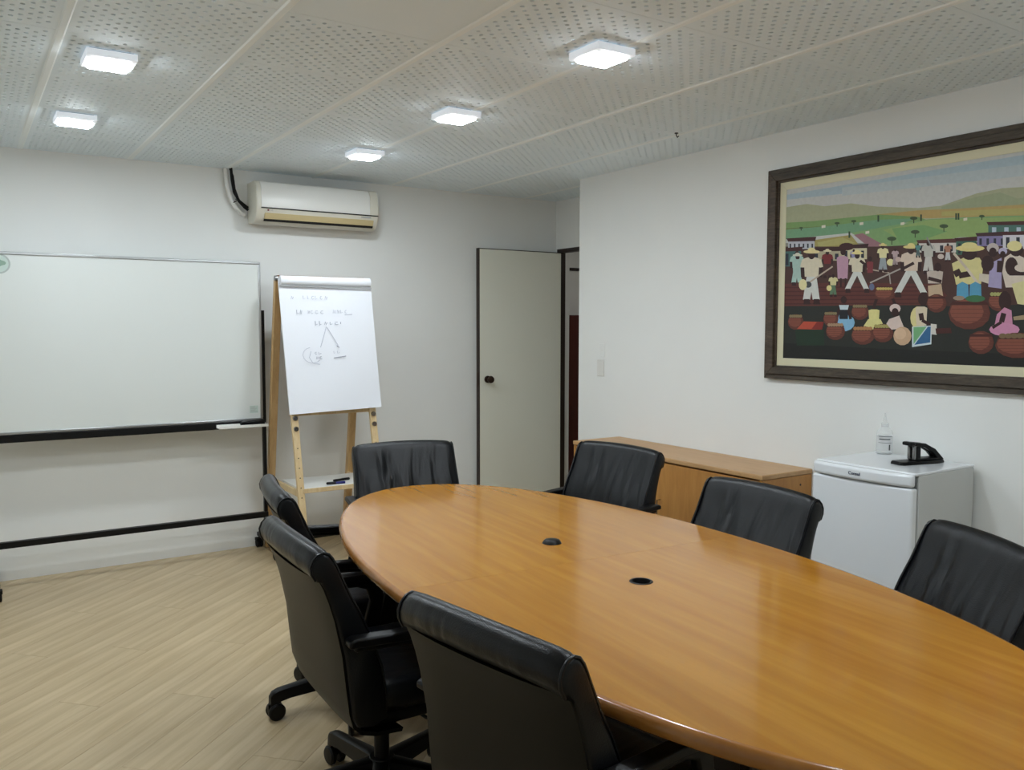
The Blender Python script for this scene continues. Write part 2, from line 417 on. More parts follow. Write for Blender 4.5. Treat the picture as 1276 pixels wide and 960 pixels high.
for s in (-1, 1):
    ped = MB().box(-.05, .05, s*.78-.03, s*.78+.03, .06, .70).box(-.13, .13, s*.78-.04, s*.78+.04, 0, .06).box(-.25, .25, s*.78-.035, s*.78+.035, .66, .70)
    ped.box(-.10, .10, s*.78-.02, s*.78+.02, .06, .66).build('pedestal', 'brown_black', tbl, bev=.006)
MB().box(-.018, .018, -.76, .76, .2, .5).build('stretcher', 'brown_black', tbl, bev=.004)
gr = MB().lathe([(.0, .015), (.016, .0145), (.027, .011), (.032, .004), (.034, 0), (.03, -.004)], 28, (*G1, TZ)).build('grommet_cap', 'black_plastic', tbl, smooth=50)
gr['label'] = 'black domed grommet cap'
gr = MB().lathe([(.0, -.045), (.0265, -.045), (.0268, -.0), (.028, .0022), (.033, .0022), (.0355, .0004)], 28, (*G2, TZ), caps=False).build('grommet_ring', 'black_plastic', tbl, smooth=50)
gr['label'] = 'open black grommet ring'

# ------------------------------------------------------------------ office chairs
def make_chair():
    t = thing('office_chair', 'x', 'chair', (0, 0, 0), 0, 'black leather office chairs around the table')
    # profile of the padded back in x,z: front, top roll, rear
    fr_ = [(-.088, .40), (-.092, .46), (-.105, .55), (-.140, .65), (-.165, .71), (-.195, .77), (-.222, .835), (-.232, .860)]
    top = [(-.240, .878), (-.250, .892), (-.266, .899), (-.282, .894), (-.295, .880), (-.302, .862), (-.300, .842), (-.290, .822)]
    rear = [(-.279, .820), (-.262, .79), (-.236, .70), (-.214, .60), (-.205, .50), (-.196, .42), (-.18, .39), (-.13, .385)]
    pr = fr_+top+rear
    ccx = sum(p[0] for p in pr)/len(pr); ccz = sum(p[1] for p in pr)/len(pr)
    def hw(z): return .272-.010*max(0, (z-.4)/.5)
    def sl(u, shr=0):                                   # u in -1..1 across the width
        ring = []
        for x, z in pr:
            k = max(0, (z-.4)/.49); bow = -.018*(1-u*u)*k; crown = .010*(1-u**2)*k - .012*max(0, abs(u)-.88)/.12*k**3
            xx, zz = x+bow, z+crown
            cx = -.148-max(0, z-.5)*.3   # local mid line of the padding
            xx = xx+(cx-xx)*shr; zz = zz-(.02*shr if z > .86 else 0)
            ring.append((xx, u*hw(z), zz))
        return ring
    us = [-1+2*i/20 for i in range(21)]
    MB().loft([sl(-1, .32), sl(-.994, .12), sl(-.98, .03)]+[sl(u) for u in us[1:-1]]+[sl(.98, .03), sl(.994, .12), sl(1, .32)]).build('backrest', 'leather', t, smooth=60)
    for s in (-1, 1):
        pts = []
        for x, z in (fr_+top)[1:]:
            k = max(0, (z-.4)/.49); pts.append((x, s*hw(z)*.978, z-.008*k**3+.001))
        MB().tube(pts, .0042, 6).build('piping', 'leather_smooth', t, smooth=60)
    # outer shell: curved sheet from below the roll to under the seat
    sp = [(-.290, .822), (-.274, .79), (-.260, .75), (-.246, .70), (-.226, .60), (-.216, .50), (-.208, .43), (-.194, .385), (-.166, .355), (-.12, .338), (-.04, .332)]
    ringsA = []
    for u in [-1+2*i/14 for i in range(15)]:
        ring = []
        for sgn in (0, 1):
            seq = sp if not sgn else sp[::-1]
            for x, z in seq:
                k = max(0, (z-.4)/.49); bow = -.018*(1-u*u)*max(k, .25)+.006*abs(u)**6
                w_ = hw(max(z, .4))*.985-(.03*max(0, .42-z)/.09)
                ox, oz = (0, 0) if not sgn else ((.012, 0) if z > .4 else (.004, .011))
                ring.append((x+bow+ox, u*w_, z+oz))
        ringsA.append(ring)
    MB().loft(ringsA).build('back_shell', 'shell_plastic', t, smooth=50)
    # seat
    rings = []
    zs = [(.388, .86), (.395, .95), (.415, .995), (.445, 1.0), (.465, .985), (.477, .94), (.482, .86), (.484, .6), (.484, .2)]
    for z, k in zs:
        rg = []
        for i in range(40):
            a = 2*math.pi*i/40; c_, s_ = math.cos(a), math.sin(a); n_ = 5
            x = math.copysign(abs(c_)**(2/n_), c_)*.225*k+.085; y = math.copysign(abs(s_)**(2/n_), s_)*.245*k
            dz = -.03*max(0, (x-.2)/.11)**2
            rg.append((x, y, z+dz))
        rings.append(rg)
    MB().loft(rings).build('seat', 'leather_smooth', t, smooth=60)
    MB().box(-.12, .26, -.215, .215, .345, .392).build('seat_pan', 'black_plastic', t, bev=.02, seg=3)
    for s in (-1, 1):
        poly = [(-.195, .615), (-.195, .634), (.085, .622), (.122, .60), (.128, .56), (.105, .40), (.045, .37), (.035, .40), (.078, .55), (.066, .592), (.03, .605)]
        a = MB().prism(poly, lambda x, z: (x, s*.276, z), lambda x, z: (x, s*.302, z)).build('armrest', 'black_plastic', t, bev=.007, seg=2)
        pd = [(-.215, .632), (-.215, .650), (-.195, .657), (.11, .645), (.13, .63), (.13, .618)]
        MB().prism(pd, lambda x, z: (x, s*.268, z), lambda x, z: (x, s*.314, z)).build('arm_pad', 'black_plastic', a, bev=.008, seg=3)
    MB().lathe([(.024, .10), (.024, .24)], 20).lathe([(.036, .225), (.036, .30), (.05, .31), (.06, .345)], 20).build('gas_column', 'black_plastic', t)
    MB().box(-.06, .12, -.08, .08, .318, .348).tube([(.05, -.07, .33), (.06, -.2, .335), (.075, -.235, .335)], .006, 8).build('tilt_mechanism', 'black_metal', t, bev=.004)
    MB().lathe([(.0, .145), (.038, .145), (.046, .13), (.05, .10), (.045, .075), (.0, .07)], 24).build('base_hub', 'black_plastic', t)
    leg = MB(); rg = []
    for r_, zt, h_, w_ in ((.035, .142, .055, .06), (.15, .130, .048, .050), (.25, .120, .042, .044), (.29, .116, .045, .042), (.312, .108, .062, .040), (.322, .094, .046, .034)):
        rg.append([(r_, -w_/2, zt-h_), (r_, w_/2, zt-h_), (r_, w_/2*.8, zt-.004), (r_, w_/2*.55, zt), (r_, -w_/2*.55, zt), (r_, -w_/2*.8, zt-.004)])
    leg.loft(rg); lm = leg.mesh('leg', 'black_plastic', 40)
    cs = MB()
    for s in (-1, 1): cs.lathe([(.0, s*.008), (.029, s*.008), (.033, s*.012), (.033, s*.022), (.027, s*.028), (.0, s*.029)], 20, (.300, 0, .033), axis='y')
    cs.lathe([(.010, .03), (.010, .075)], 12, (.302, 0, 0)).box(.292, .330, -.007, .007, .03, .062)
    cm = cs.mesh('caster', 'black_plastic', 40)
    for k in range(5):
        o = ob('leg', lm, t); o.rotation_euler = (0, 0, R(180+72*k)); ob('caster', cm, o)
    return t
proto = make_chair()
CH_ = [((1.845, 3.675), 258, 'black leather office chair at the far tip of the table, before the easel'),
       ((2.507, 3.22), 189, 'black leather office chair in front of the low wooden cabinet\'s door-side end'),
       ((2.245, 2.147), 178.5, 'black leather office chair in front of the low wooden cabinet\'s fridge-side end'),
       ((2.197, 1.38), 152, 'black leather office chair in front of the white mini fridge, below the painting'),
       ((1.265, 3.13), -10, 'black leather office chair nearest the easel on the whiteboard side of the table'),
       ((1.075, 2.40), -2, 'black leather office chair in the middle of the three on the whiteboard side'),
       ((1.152, 1.511), 9, 'black leather office chair farthest from the easel on the whiteboard side of the table')]
for i, ((x, y), a, lb) in enumerate(CH_):
    o = proto if i == 0 else copy_tree(proto)
    o.location = (x, y, 0); o.rotation_euler = (0, 0, R(a)); o['label'] = lb
    for ch in o.children:                               # the star base turns freely under the seat
        if ch.name.startswith('leg'): ch.rotation_euler.z += R((0, 14, 40, 25, 10, -8, -9)[i])

# ------------------------------------------------------------------ mobile whiteboard
BY = 5.52
wb = thing('mobile_whiteboard', 'large white board on a black wheeled stand with a silver frame', 'whiteboard', (.9, BY, 0))
X0, X1, Z0, Z1 = .14-.9, 1.652-.9, .885, 1.910
MB().box(X0+.012, X1-.012, -.008, .008, Z0+.012, Z1-.012).build('writing_surface', 'board_white', wb)
for nm, bx in (('top', (X0, X1, -.014, .014, Z1-.016, Z1)), ('bottom', (X0, X1, -.014, .014, Z0, Z0+.016)), ('l', (X0, X0+.016, -.0135, .0135, Z0+.016, Z1-.016)), ('r', (X1-.016, X1, -.0135, .0135, Z0+.016, Z1-.016))):
    MB().box(*bx).build('frame_bar', 'aluminium', wb, bev=.003)
MB().box(X0, X1, -.018, .018, Z0-.044, Z0-.001).build('support_rail', 'black_metal', wb, bev=.003)
MB().box(X0-.024, X1+.024, -.012, .022, .24, .276).build('lower_rail', 'black_metal', wb, bev=.003)
for x in (X0-.024, X1+.001):
    lg = MB().box(x, x+.023, -.0, .026, .10, 1.60).build('upright', 'black_metal', wb, bev=.003)
    ft = MB().box(x-.002, x+.026, -.24, .18, .078, .106).build('foot', 'black_metal', wb, bev=.004)
    for yy in (-.225, .165):
        w = MB()
        for s in (-1, 1): w.lathe([(.0, s*.005), (.028, s*.005), (.031, s*.009), (.031, s*.017), (.026, s*.021), (.0, s*.022)], 18, (x+.012, yy+.01, .031), axis='x')
        w.lathe([(.008, .03), (.008, .08)], 10, (x+.012, yy, 0)).box(x-.012, x+.036, yy-.02, yy+.03, .048, .066)
        w.build('caster', 'black_rubber', ft)
MB().prism([(-.018, .872), (-.018, .850), (-.085, .850), (-.085, .868), (-.080, .868), (-.080, .855), (-.025, .855), (-.025, .872)],
           lambda y, z: (X1-.30, y, z), lambda y, z: (X1+.012, y, z)).build('marker_tray', 'white_plastic', wb, bev=.001)
st = MB().lathe([(0, -.0088), (.056, -.0088), (.056, -.008)], 32, (.205-.9, 0, 1.842), axis='y').build('round_sticker', 'sticker_pale', wb)
MB().lathe([(.047, -.0091), (.055, -.0091), (.055, -.0088), (.047, -.0088)], 32, (.205-.9, 0, 1.842), axis='y', caps=False).build('sticker_ring', 'sticker_grey', st)
leaf = []
for k in range(16):
    a = 2*math.pi*k/16; r_ = .026*(1+.25*math.cos(3*a)); leaf.append((r_*math.cos(a), r_*.85*math.sin(a)))
MB().prism(leaf, lambda x, z: (.208-.9+x, -.0094, 1.846+z), lambda x, z: (.208-.9+x, -.0088, 1.846+z)).build('sticker_emblem', 'sticker_green', st)
sl_ = MB().box(X1-.085, X1-.03, -.0085, -.008, .935, .982).build('maker_label', 'sticker_pale', wb)
for k in range(4): MB().box(X1-.08, X1-.035-(.012*k % .02), -.0089, -.0085, .942+k*.010, .946+k*.010).build('label_line', 'sticker_grey', sl_)
er = thing('board_eraser', 'black felt board eraser lying on the whiteboard tray', 'eraser', (.9+X1-.082, BY-.052, .8555))
MB().box(-.072, .072, -.022, .022, 0, .012).build('felt_pad', 'black_rubber', er, bev=.002)
MB().loft([[(-.075, -.024, .012), (.075, -.024, .012), (.075, .024, .012), (-.075, .024, .012)], [(-.07, -.024, .03), (.075, -.024, .034), (.075, .024, .034), (-.07, .024, .03)],
           [(-.045, -.014, .036), (.07, -.014, .042), (.07, .014, .042), (-.045, .014, .036)]]).build('grip', 'black_plastic', er, bev=.003)

# ------------------------------------------------------------------ easel with flip chart
ez = thing('easel', 'light wooden four-legged flip chart easel beside the whiteboard', 'easel', (2.01, 5.3, 0))
def fy(z): return .02+.2118*(z-1.81)                   # front plane, local y
for x in (-.27, .255):
    lg = MB().beam((x, fy(1.80)+.02, 1.80), (x, fy(0)+.02, .004), .042, .026, (0, 1, .2)).build('front_leg', 'easel_wood', ez, bev=.003)
    for z in (.86, .925): MB().lathe([(.0, -.012), (.013, -.012), (.016, -.006), (.016, 0)], 14, (x, fy(z)+.006, z), axis='y').build('wing_bolt', 'chrome', lg)
    for k in range(6): MB().lathe([(.0, -.001), (.004, -.001), (.004, 0)], 8, (x, fy(.74-.06*k)+.0065, .74-.06*k), axis='y').build('peg_hole', 'brown_black', lg)
for x in (-.292, .262):
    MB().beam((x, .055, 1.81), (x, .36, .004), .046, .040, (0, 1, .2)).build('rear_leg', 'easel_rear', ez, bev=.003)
    MB().beam((x+.016*(1 if x < 0 else -1), fy(.46)+.03, .462), (x+.016*(1 if x < 0 else -1), .265, .462), .018, .04).build('shelf_brace', 'easel_wood', ez, bev=.002)
MB().beam((-.3, .045, 1.80), (.28, .045, 1.80), .05, .04).build('top_rail', 'easel_brown', ez, bev=.004)
MB().beam((0, fy(1.77)+.045, 1.77), (0, fy(.96)+.045, .96), .54, .012, (0, 1, .2)).build('back_board', 'easel_brown', ez, bev=.002)
MB().beam((-.285, fy(.95)+.05, .95), (.27, fy(.95)+.05, .95), .03, .03).build('lower_rail', 'easel_wood', ez, bev=.002)
MB().box(-.262, .27, fy(.485)+.005, .14, .478, .492).build('shelf', 'white_plastic', ez, bev=.002)
MB().box(-.262, .27, fy(.485)-.004, fy(.485)+.005, .466, .494).build('shelf_edge', 'easel_wood', ez, bev=.002)
for s in (-.3, .285): MB().lathe([(.0, -.02), (.017, -.02), (.017, .02), (.0, .02)], 16, (s, .04, 1.80), axis='x').build('hinge_bolt', 'chrome', ez)

pad = thing('flip_chart_pad', 'white flip chart paper pad with faint grey writing, clipped to the easel', 'paper pad', (2.01, 5.3, 0))
def pp_(x, s_, off=0):                                 # on the sloping front plane: x, distance down, offset out
    z = 1.815-.9783*s_+.2072*off; y = .021-.2072*s_-.9783*off
    return (x, y-.014, z)
NS = 16; rA, rB = [], []
for i in range(NS+1):
    s_ = .02+.865*i/NS; wv = .006*(i/NS)**2
    L_ = [pp_(-.312+.002*i/NS+.625*j/12-(.012*i/NS if j == 12 else 0), s_+(.018*(j/12) if i == NS else 0)*-1, .006+wv+.004*math.sin(j*.7+i*.3)*(i/NS)**2) for j in range(13)]
    rA.append(L_); rB.append([(x, y+.008, z+.001) for x, y, z in L_])
rings = [a+b_[::-1] for a, b_ in zip(rA, rB)]
sheet = MB().loft(rings).build('sheets', 'paper', pad, smooth=50)
rl = []
for x in (-.302, -.2, -.1, 0, .1, .2, .305):
    rg = []
    for k in range(14):
        a = 2*math.pi*k/14; rg.append(pp_(x, .032+.034*math.cos(a)*.9, .012+.024*math.sin(a)))
    rl.append(rg)
MB().loft(rl).build('rolled_sheets', 'paper', pad, smooth=60)
MB().beam(pp_(-.308, .068, .018), pp_(.31, .072, .018), .006, .008).build('clamp_bar', 'logo_grey', pad)
# hand writing: thin strokes lying on the sheet
PXS = .625/112.0                                        # metres per photo pixel across the sheet
def stroke(mb, pts, w=.0022):
    P = [pp_(-.312+a, b_, .0125+.006*(b_/.87)**2+.002) for a, b_ in pts]
    mb.tube(P, w, 4)
rnd = random.Random(3); wr = MB(); wr2 = MB()
def scribble(mb, x0, x1, s0, h, w=.0018):
    x = x0
    while x < x1:
        k = rnd.choice((0, 1, 2)); ww = rnd.uniform(.010, .022)
        if k == 0: stroke(mb, [(x, s0+h), (x+ww*.3, s0), (x+ww*.6, s0+h), (x+ww, s0+h*.2)], w)
        elif k == 1: stroke(mb, [(x+ww*.9, s0+h*.1), (x+ww*.3, s0+h*.1), (x, s0+h*.6), (x+ww*.4, s0+h), (x+ww, s0+h*.8)], w)
        else: stroke(mb, [(x, s0), (x, s0+h), (x+ww*.8, s0+h*.7)], w)
        x += ww+rnd.uniform(.006, .018)
scribble(wr, .07, .09, .135, .018, .0015); scribble(wr, .15, .32, .130, .022, .0015)
scribble(wr2, .10, .13, .222, .028); scribble(wr, .17, .28, .225, .022, .0015); scribble(wr, .34, .43, .220, .022, .0015); stroke(wr, [(.42, .252), (.47, .248)])
scribble(wr2, .215, .26, .295, .028, .0024); scribble(wr2, .275, .36, .300, .018, .002); stroke(wr2, [(.385, .300), (.385, .312)], .003)
stroke(wr, [(.285, .332), (.262, .395), (.235, .465)], .002); stroke(wr, [(.29, .335), (.325, .40), (.355, .455)], .002)
stroke(wr2, [(.345, .455), (.36, .468)], .003); scribble(wr, .32, .37, .49, .016, .0015); stroke(wr2, [(.318, .535), (.40, .525)], .0026)
stroke(wr, [(.175+.0+.06*math.cos(a), .515+.05*math.sin(a)) for a in [R(200-i*20) for i in range(-3, 9)]][::-1], .0016); scribble(wr2, .195, .245, .495, .014, .0015); scribble(wr2, .20, .245, .525, .016, .0018)
stroke(wr, [(.17, .49), (.155, .53), (.175, .565), (.22, .575)], .0018)
for w_, nm, mt_ in ((wr, 'faint_writing', 'ink'), (wr2, 'dark_writing', 'ink_dark')): w_.build(nm, mt_, sheet)['kind'] = 'stuff'
def marker(loc, rz, mt, label):
    t = thing('marker_pen', label, 'marker', loc, R(rz))
    MB().lathe([(.0, -.06), (.007, -.06), (.008, -.055), (.008, .012), (.006, .014)], 14, axis='x', c=(0, 0, .0085)).build('barrel', mt, t)
    MB().lathe([(.0085, .0), (.0088, .012), (.0085, .055), (.005, .06), (.0, .06)], 14, axis='x', c=(0, 0, .0088)).build('cap', 'black_plastic', t)
marker((1.985, 5.10, .4922), 172, 'marker_blue', 'blue marker pen lying on the white easel shelf')
marker((2.06, 5.19, .4922), 10, 'black_plastic', 'black marker pen lying on the white easel shelf')

# ------------------------------------------------------------------ air conditioner
ac = thing('air_conditioner', 'white split air conditioner with beige louver high on the wall', 'air conditioner', (2.065, D, 2.165))
AW = .425
pf = [(0, .01), (0, .275), (-.15, .275), (-.185, .262), (-.205, .225), (-.212, .13), (-.206, .085), (-.185, .035), (-.15, .008), (-.10, 0)]
MB().prism(pf, lambda y, z: (-AW, y, z), lambda y, z: (AW, y, z)).build('casing', 'aged_plastic', ac, bev=.008, seg=3)
fp = [(-.150, .277), (-.188, .265), (-.209, .226), (-.216, .13), (-.213, .100), (-.206, .100), (-.206, .13), (-.198, .22), (-.18, .255)]
MB().prism(fp, lambda y, z: (-AW+.03, y, z), lambda y, z: (AW-.065, y, z)).build('front_panel', 'white_plastic', ac, bev=.003)
MB().prism(fp, lambda y, z: (AW-.063, y, z), lambda y, z: (AW-.004, y, z)).build('display_panel', 'aged_plastic', ac, bev=.003)
MB().prism([(-.2135, .094), (-.2135, .100), (-.19, .100), (-.19, .094)], lambda y, z: (-AW+.03, y, z), lambda y, z: (AW-.004, y, z)).build('seam', 'shadow_gap', ac)
lv = MB().prism([(-.2045, .066), (-.1885, .028), (-.1805, .030), (-.196, .068)], lambda y, z: (-AW+.055, y, z), lambda y, z: (AW-.035, y, z)).build('louver', 'beige_plastic', ac, bev=.002)
MB().prism([(-.187, .026), (-.176, .014), (-.166, .016), (-.178, .030)], lambda y, z: (-AW+.055, y, z), lambda y, z: (AW-.035, y, z)).build('outlet_gap', 'shadow_gap', ac)
lg_ = MB().lathe([(.0, -.2125), (.006, -.2125), (.006, -.2095)], 16, (-AW+.075, 0, .083), axis='y').build('logo_disc', 'logo_red', ac)
mw = Matrix.Translation((-AW+.098, -.2103, .083)) @ Matrix.Rotation(R(83), 4, 'X')
text_mesh('logo_text', 'LG', .014, 'logo_grey', ac, mw)
MB().box(AW-.13, AW-.06, -.2115, -.2085, .079, .086).build('print_strip', 'logo_grey', ac)
pipe = thing('conduit', 'white pipe and black cables running from the air conditioner up to the ceiling', 'cable', (1.5, D-.03, 2.2))
MB().tube([(-.005, .005, H-2.2), (.0, .005, .25), (.015, .004, .15), (.05, .003, .08), (.09, 0, .04), (.117, 0, .03)], .015, 12).build('white_pipe', 'white_plastic', pipe, smooth=60)
MB().tube([(.025, -.02, H-2.2), (.03, -.02, .25), (.042, -.02, .17), (.075, -.02, .11), (.11, -.018, .075), (.132, -.016, .06)], .0095, 8).build('black_cable', 'black_rubber', pipe, smooth=60)
MB().tube([(.018, -.012, H-2.2), (.036, -.026, .27), (.048, -.016, .19), (.07, -.026, .12), (.11, -.024, .09), (.132, -.022, .075)], .006, 8).build('black_cable', 'black_rubber', pipe, smooth=60)
MB().tube([(.05, -.02, .125), (.064, -.028, .118), (.035, -.024, .10)], .003, 6).build('cable_tie', 'black_rubber', pipe)

# ------------------------------------------------------------------ light switch
sw = thing('light_switch', 'white light switch plate on the wall beside the doorway recess', 'switch', (W, 4.53, 1.215))
MB().box(-.008, 0, -.036, .036, -.058, .058).build('plate', 'white_plastic', sw, bev=.004)
MB().box(-.0105, -.008, -.012, .012, -.045, -.01).build('rocker', 'white_plastic', sw, bev=.002)
MB().box(-.0095, -.008, -.014, .014, .008, .040).build('socket', 'white_plastic', sw, bev=.002)
cp = thing('cover_plate', 'blank white cover plate on the wall above the light switch', 'cover plate', (W, 4.515, 1.335))
MB().box(-.005, 0, -.03, .03, -.045, .045).build('plate', 'wall_paint', cp, bev=.003)
MB().lathe([(.0, -.0065), (.004, -.0065), (.004, -.005)], 10, (0, 0, 0), axis='x').build('screw', 'white_plastic', cp)

# ------------------------------------------------------------------ low wooden cabinet
cab = thing('low_cabinet', 'low honey-coloured wooden cabinet standing along the white wall', 'cabinet', (W, 3.56, 0))
CX = -.385; CY0, CY1 = -.765, .765; CZ = .765
MB().box(CX-.006, -.004, CY0-.004, CY1+.004, CZ-.026, CZ).build('top_board', 'cabinet_top', cab, bev=.006, seg=3)
for y in (CY0, CY1-.018):
    sd = MB().box(CX, -.006, y, y+.018, .0, CZ-.027).build('side_panel', 'cabinet_wood', cab, bev=.001)
    for xx in (CX+.12, CX+.29): MB().lathe([(.0, -.0008), (.006, -.0008), (.006, 0)], 10, (xx, y if y < 0 else y+.0188, .69), axis='y').build('screw_cap', 'brown_black', sd)
MB().box(-.02, -.006, CY0+.018, CY1-.018, .06, CZ-.027).build('rear_panel', 'cabinet_wood', cab)
MB().box(CX+.02, -.02, CY0+.018, CY1-.018, .06, .078).build('bottom_board', 'cabinet_wood', cab)
MB().box(CX+.03, CX+.048, CY0+.018, CY1-.018, 0, .06).build('plinth', 'brown_black', cab)
ym = 0.0
for y0, y1 in ((CY0+.022, ym-.002), (ym+.002, CY1-.022)):
    d = MB().box(CX+.001, CX+.019, y0, y1, .064, CZ-.034).build('door', 'cabinet_wood', cab, bev=.001)
    hy = y1-.04 if y0 < -.1 else y0+.04
    MB().tube([(CX, hy, .42), (CX-.025, hy, .42), (CX-.025, hy, .52), (CX, hy, .52)], .004, 8).build('handle', 'chrome', d)
MB().box(CX+.004, CX+.018, CY0+.0185, CY0+.0215, .064, CZ-.03).build('reveal', 'brown_black', cab)

# ------------------------------------------------------------------ mini fridge
fg = thing('mini_fridge', 'small white refrigerator standing between cabinet and table under the painting', 'refrigerator', (0, 0, 0))
FX0, FX1, FY0, FY1, FZ = 3.245, 3.655, 1.95, 2.43, .905
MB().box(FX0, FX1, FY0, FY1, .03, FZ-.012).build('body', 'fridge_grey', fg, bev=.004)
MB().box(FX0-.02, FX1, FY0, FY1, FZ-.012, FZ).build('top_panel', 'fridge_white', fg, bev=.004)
MB().box(FX0-.008, FX0, FY0+.008, FY1-.008, .06, FZ-.02).build('gasket', 'gasket', fg)
def bowed(y0, y1, z0, z1, xf, xb, bow, n=14):
    poly = []
    for i in range(n+1):
        u = -1+2*i/n; poly.append((xf-bow*(1-abs(u)**2.4), y0+(y1-y0)*i/n))
    poly += [(xb, y1), (xb, y0)]
    return MB().prism(poly, lambda x, y: (x, y, z0), lambda x, y: (x, y, z1))
dr = bowed(FY0+.001, FY1-.001, .06, FZ-.062, FX0-.045, FX0-.008, .012).build('door', 'fridge_white', fg, bev=.008, seg=3)
hd = bowed(FY0+.001, FY1-.001, FZ-.058, FZ-.004, FX0-.045, FX0-.02, .026).build('handle', 'fridge_white', dr, bev=.014, seg=4)
mw = Matrix.Translation((FX0-.0725, 2.20, FZ-.030)) @ Matrix.Rotation(R(-90), 4, 'Z') @ Matrix.Rotation(R(90), 4, 'X')
text_mesh('brand_text', 'Consul', .020, 'logo_blue', dr, mw, .0008)
for x in (FX0+.03, FX1-.04):
    for y in (FY0+.04, FY1-.04): MB().lathe([(.018, 0), (.018, .03)], 12, (x, y, 0)).build('foot', 'black_rubber', fg)

bt = thing('spray_bottle', 'small clear squeeze bottle with pointed nozzle standing on the fridge', 'bottle', (3.605, 2.345, FZ))
MB().lathe([(.0, 0), (.032, 0), (.036, .004), (.036, .095), (.033, .108), (.022, .122), (.015, .128), (.015, .14)], 28).build('bottle_body', 'bottle_plastic', bt, smooth=50)
MB().lathe([(.017, .128), (.017, .145), (.010, .150), (.005, .175), (.003, .192), (.0, .193)], 20).build('nozzle', 'bottle_plastic', bt, smooth=50)
lb = MB().lathe([(.0364, .018), (.0364, .088)], 28, caps=False).build('label', 'label_white', bt, smooth=60)
def arc(z, h, a0, a1, r_=.0367):
    pts = [(r_*math.cos(R(a0+(a1-a0)*k/8)), r_*math.sin(R(a0+(a1-a0)*k/8))) for k in range(9)]
    return MB().add([(x, y, z) for x, y in pts]+[(x, y, z+h) for x, y in pts], [(k, k+1, k+10, k+9) for k in range(8)])
for z, h, a0, a1 in ((.084, .003, 170, 270), (.070, .005, 175, 255), (.055, .002, 170, 268), (.022, .026, 245, 256)):
    arc(z, h, a0, a1).build('label_print', 'label_black', lb, fix=False)

hp = thing('hole_punch', 'black two-hole paper punch with raised lever on top of the fridge', 'hole punch', (3.485, 2.105, FZ), R(-14))
MB().prism([(-.125, -.028), (-.105, -.04), (.08, -.04), (.125, -.025), (.125, .025), (.08, .04), (-.105, .04), (-.125, .028)], lambda x, y: (x, y, .0), lambda x, y: (x*.97, y*.95, .014)).build('base_tray', 'black_plastic', hp, bev=.004)
MB().box(-.03, .09, -.028, .028, .014, .024).build('punch_bed', 'black_metal', hp, bev=.003)
for y in (-.014, .014):
    MB().lathe([(.008, .02), (.008, .075), (.005, .08), (.005, .088)], 14, (-.035, y, 0)).build('punch_pin', 'chrome', hp)
    MB().box(-.03, -.008, y-.010, y+.010, .02, .075).build('punch_housing', 'black_metal', hp, bev=.003)
    MB().prism([(-.062, .088), (-.055, .096), (.02, .088), (.075, .062), (.125, .014), (.095, .014), (.06, .048), (.015, .072), (-.05, .080)],
               lambda x, z: (x, y-.009, z), lambda x, z: (x, y+.009, z)).build('lever_arm', 'black_plastic', hp, bev=.003)
MB().box(-.066, -.04, -.026, .026, .080, .096).build('lever_grip', 'black_plastic', hp, bev=.005)

# ------------------------------------------------------------------ framed painting
PYL, PYR, PZ0, PZ1 = 3.10, 1.50, 1.22, 2.325            # outer frame
pic = thing('framed_painting', 'large framed painting of villagers with baskets before green fields', 'painting', (W, (PYL+PYR)/2, PZ0))
yc = (PYL+PYR)/2; hwid = (PYL-PYR)/2; FH = PZ1-PZ0
def frame_ring(w0, w1, d0, d1, mtv, mth, nm, bev=.003):
    for s in (-1, 1):
        MB().prism([(s*(hwid-w0), w0), (s*(hwid-w0), FH-w0), (s*(hwid-w1), FH-w1), (s*(hwid-w1), w1)], lambda y, z: (-d0, y, z), lambda y, z: (-d1, y, z)).build(nm, mtv, pic, bev=bev)
    for z0, z1 in ((w0, w1), (FH-w0, FH-w1)):
        MB().prism([(-(hwid-w0), z0), (hwid-w0, z0), (hwid-w1, z1), (-(hwid-w1), z1)], lambda y, z: (-d0, y, z), lambda y, z: (-d1, y, z)).build(nm, mth, pic, bev=bev)
frame_ring(0, .026, 0, .032, 'frame_wood', 'frame_wood_flat', 'frame_rail')
frame_ring(.0255, .062, 0, .042, 'frame_wood', 'frame_wood_flat', 'frame_rail')
frame_ring(.0615, .072, 0, .026, 'frame_wood', 'frame_wood_flat', 'frame_rail', .001)
frame_ring(.0715, .112, 0, .017, 'liner', 'liner', 'liner_strip', .001)
CW = .111; cy0, cy1, cz0, cz1 = -(hwid-CW), hwid-CW, CW, FH-CW
mp_ = mat('paint', (128, 128, 128), .5, spec=.3); n, l, b = nodes(mp_)
at = n.new('ShaderNodeAttribute'); at.attribute_name = 'paint'; 
tex = ramp(mp_, noise(mp_, coords(mp_), 55, 3), [(.3, (246, 246, 246)), (.7, (255, 255, 255))])
base(mp_, mix(mp_, 1.0, at.outputs['Color'], tex, 'MULTIPLY'))
def des(c):
    c = lin(c, 1.38); g = .3*c[0]+.59*c[1]+.11*c[2]
    return (*[v+(g-v)*.14 for v in c[:3]], 1)
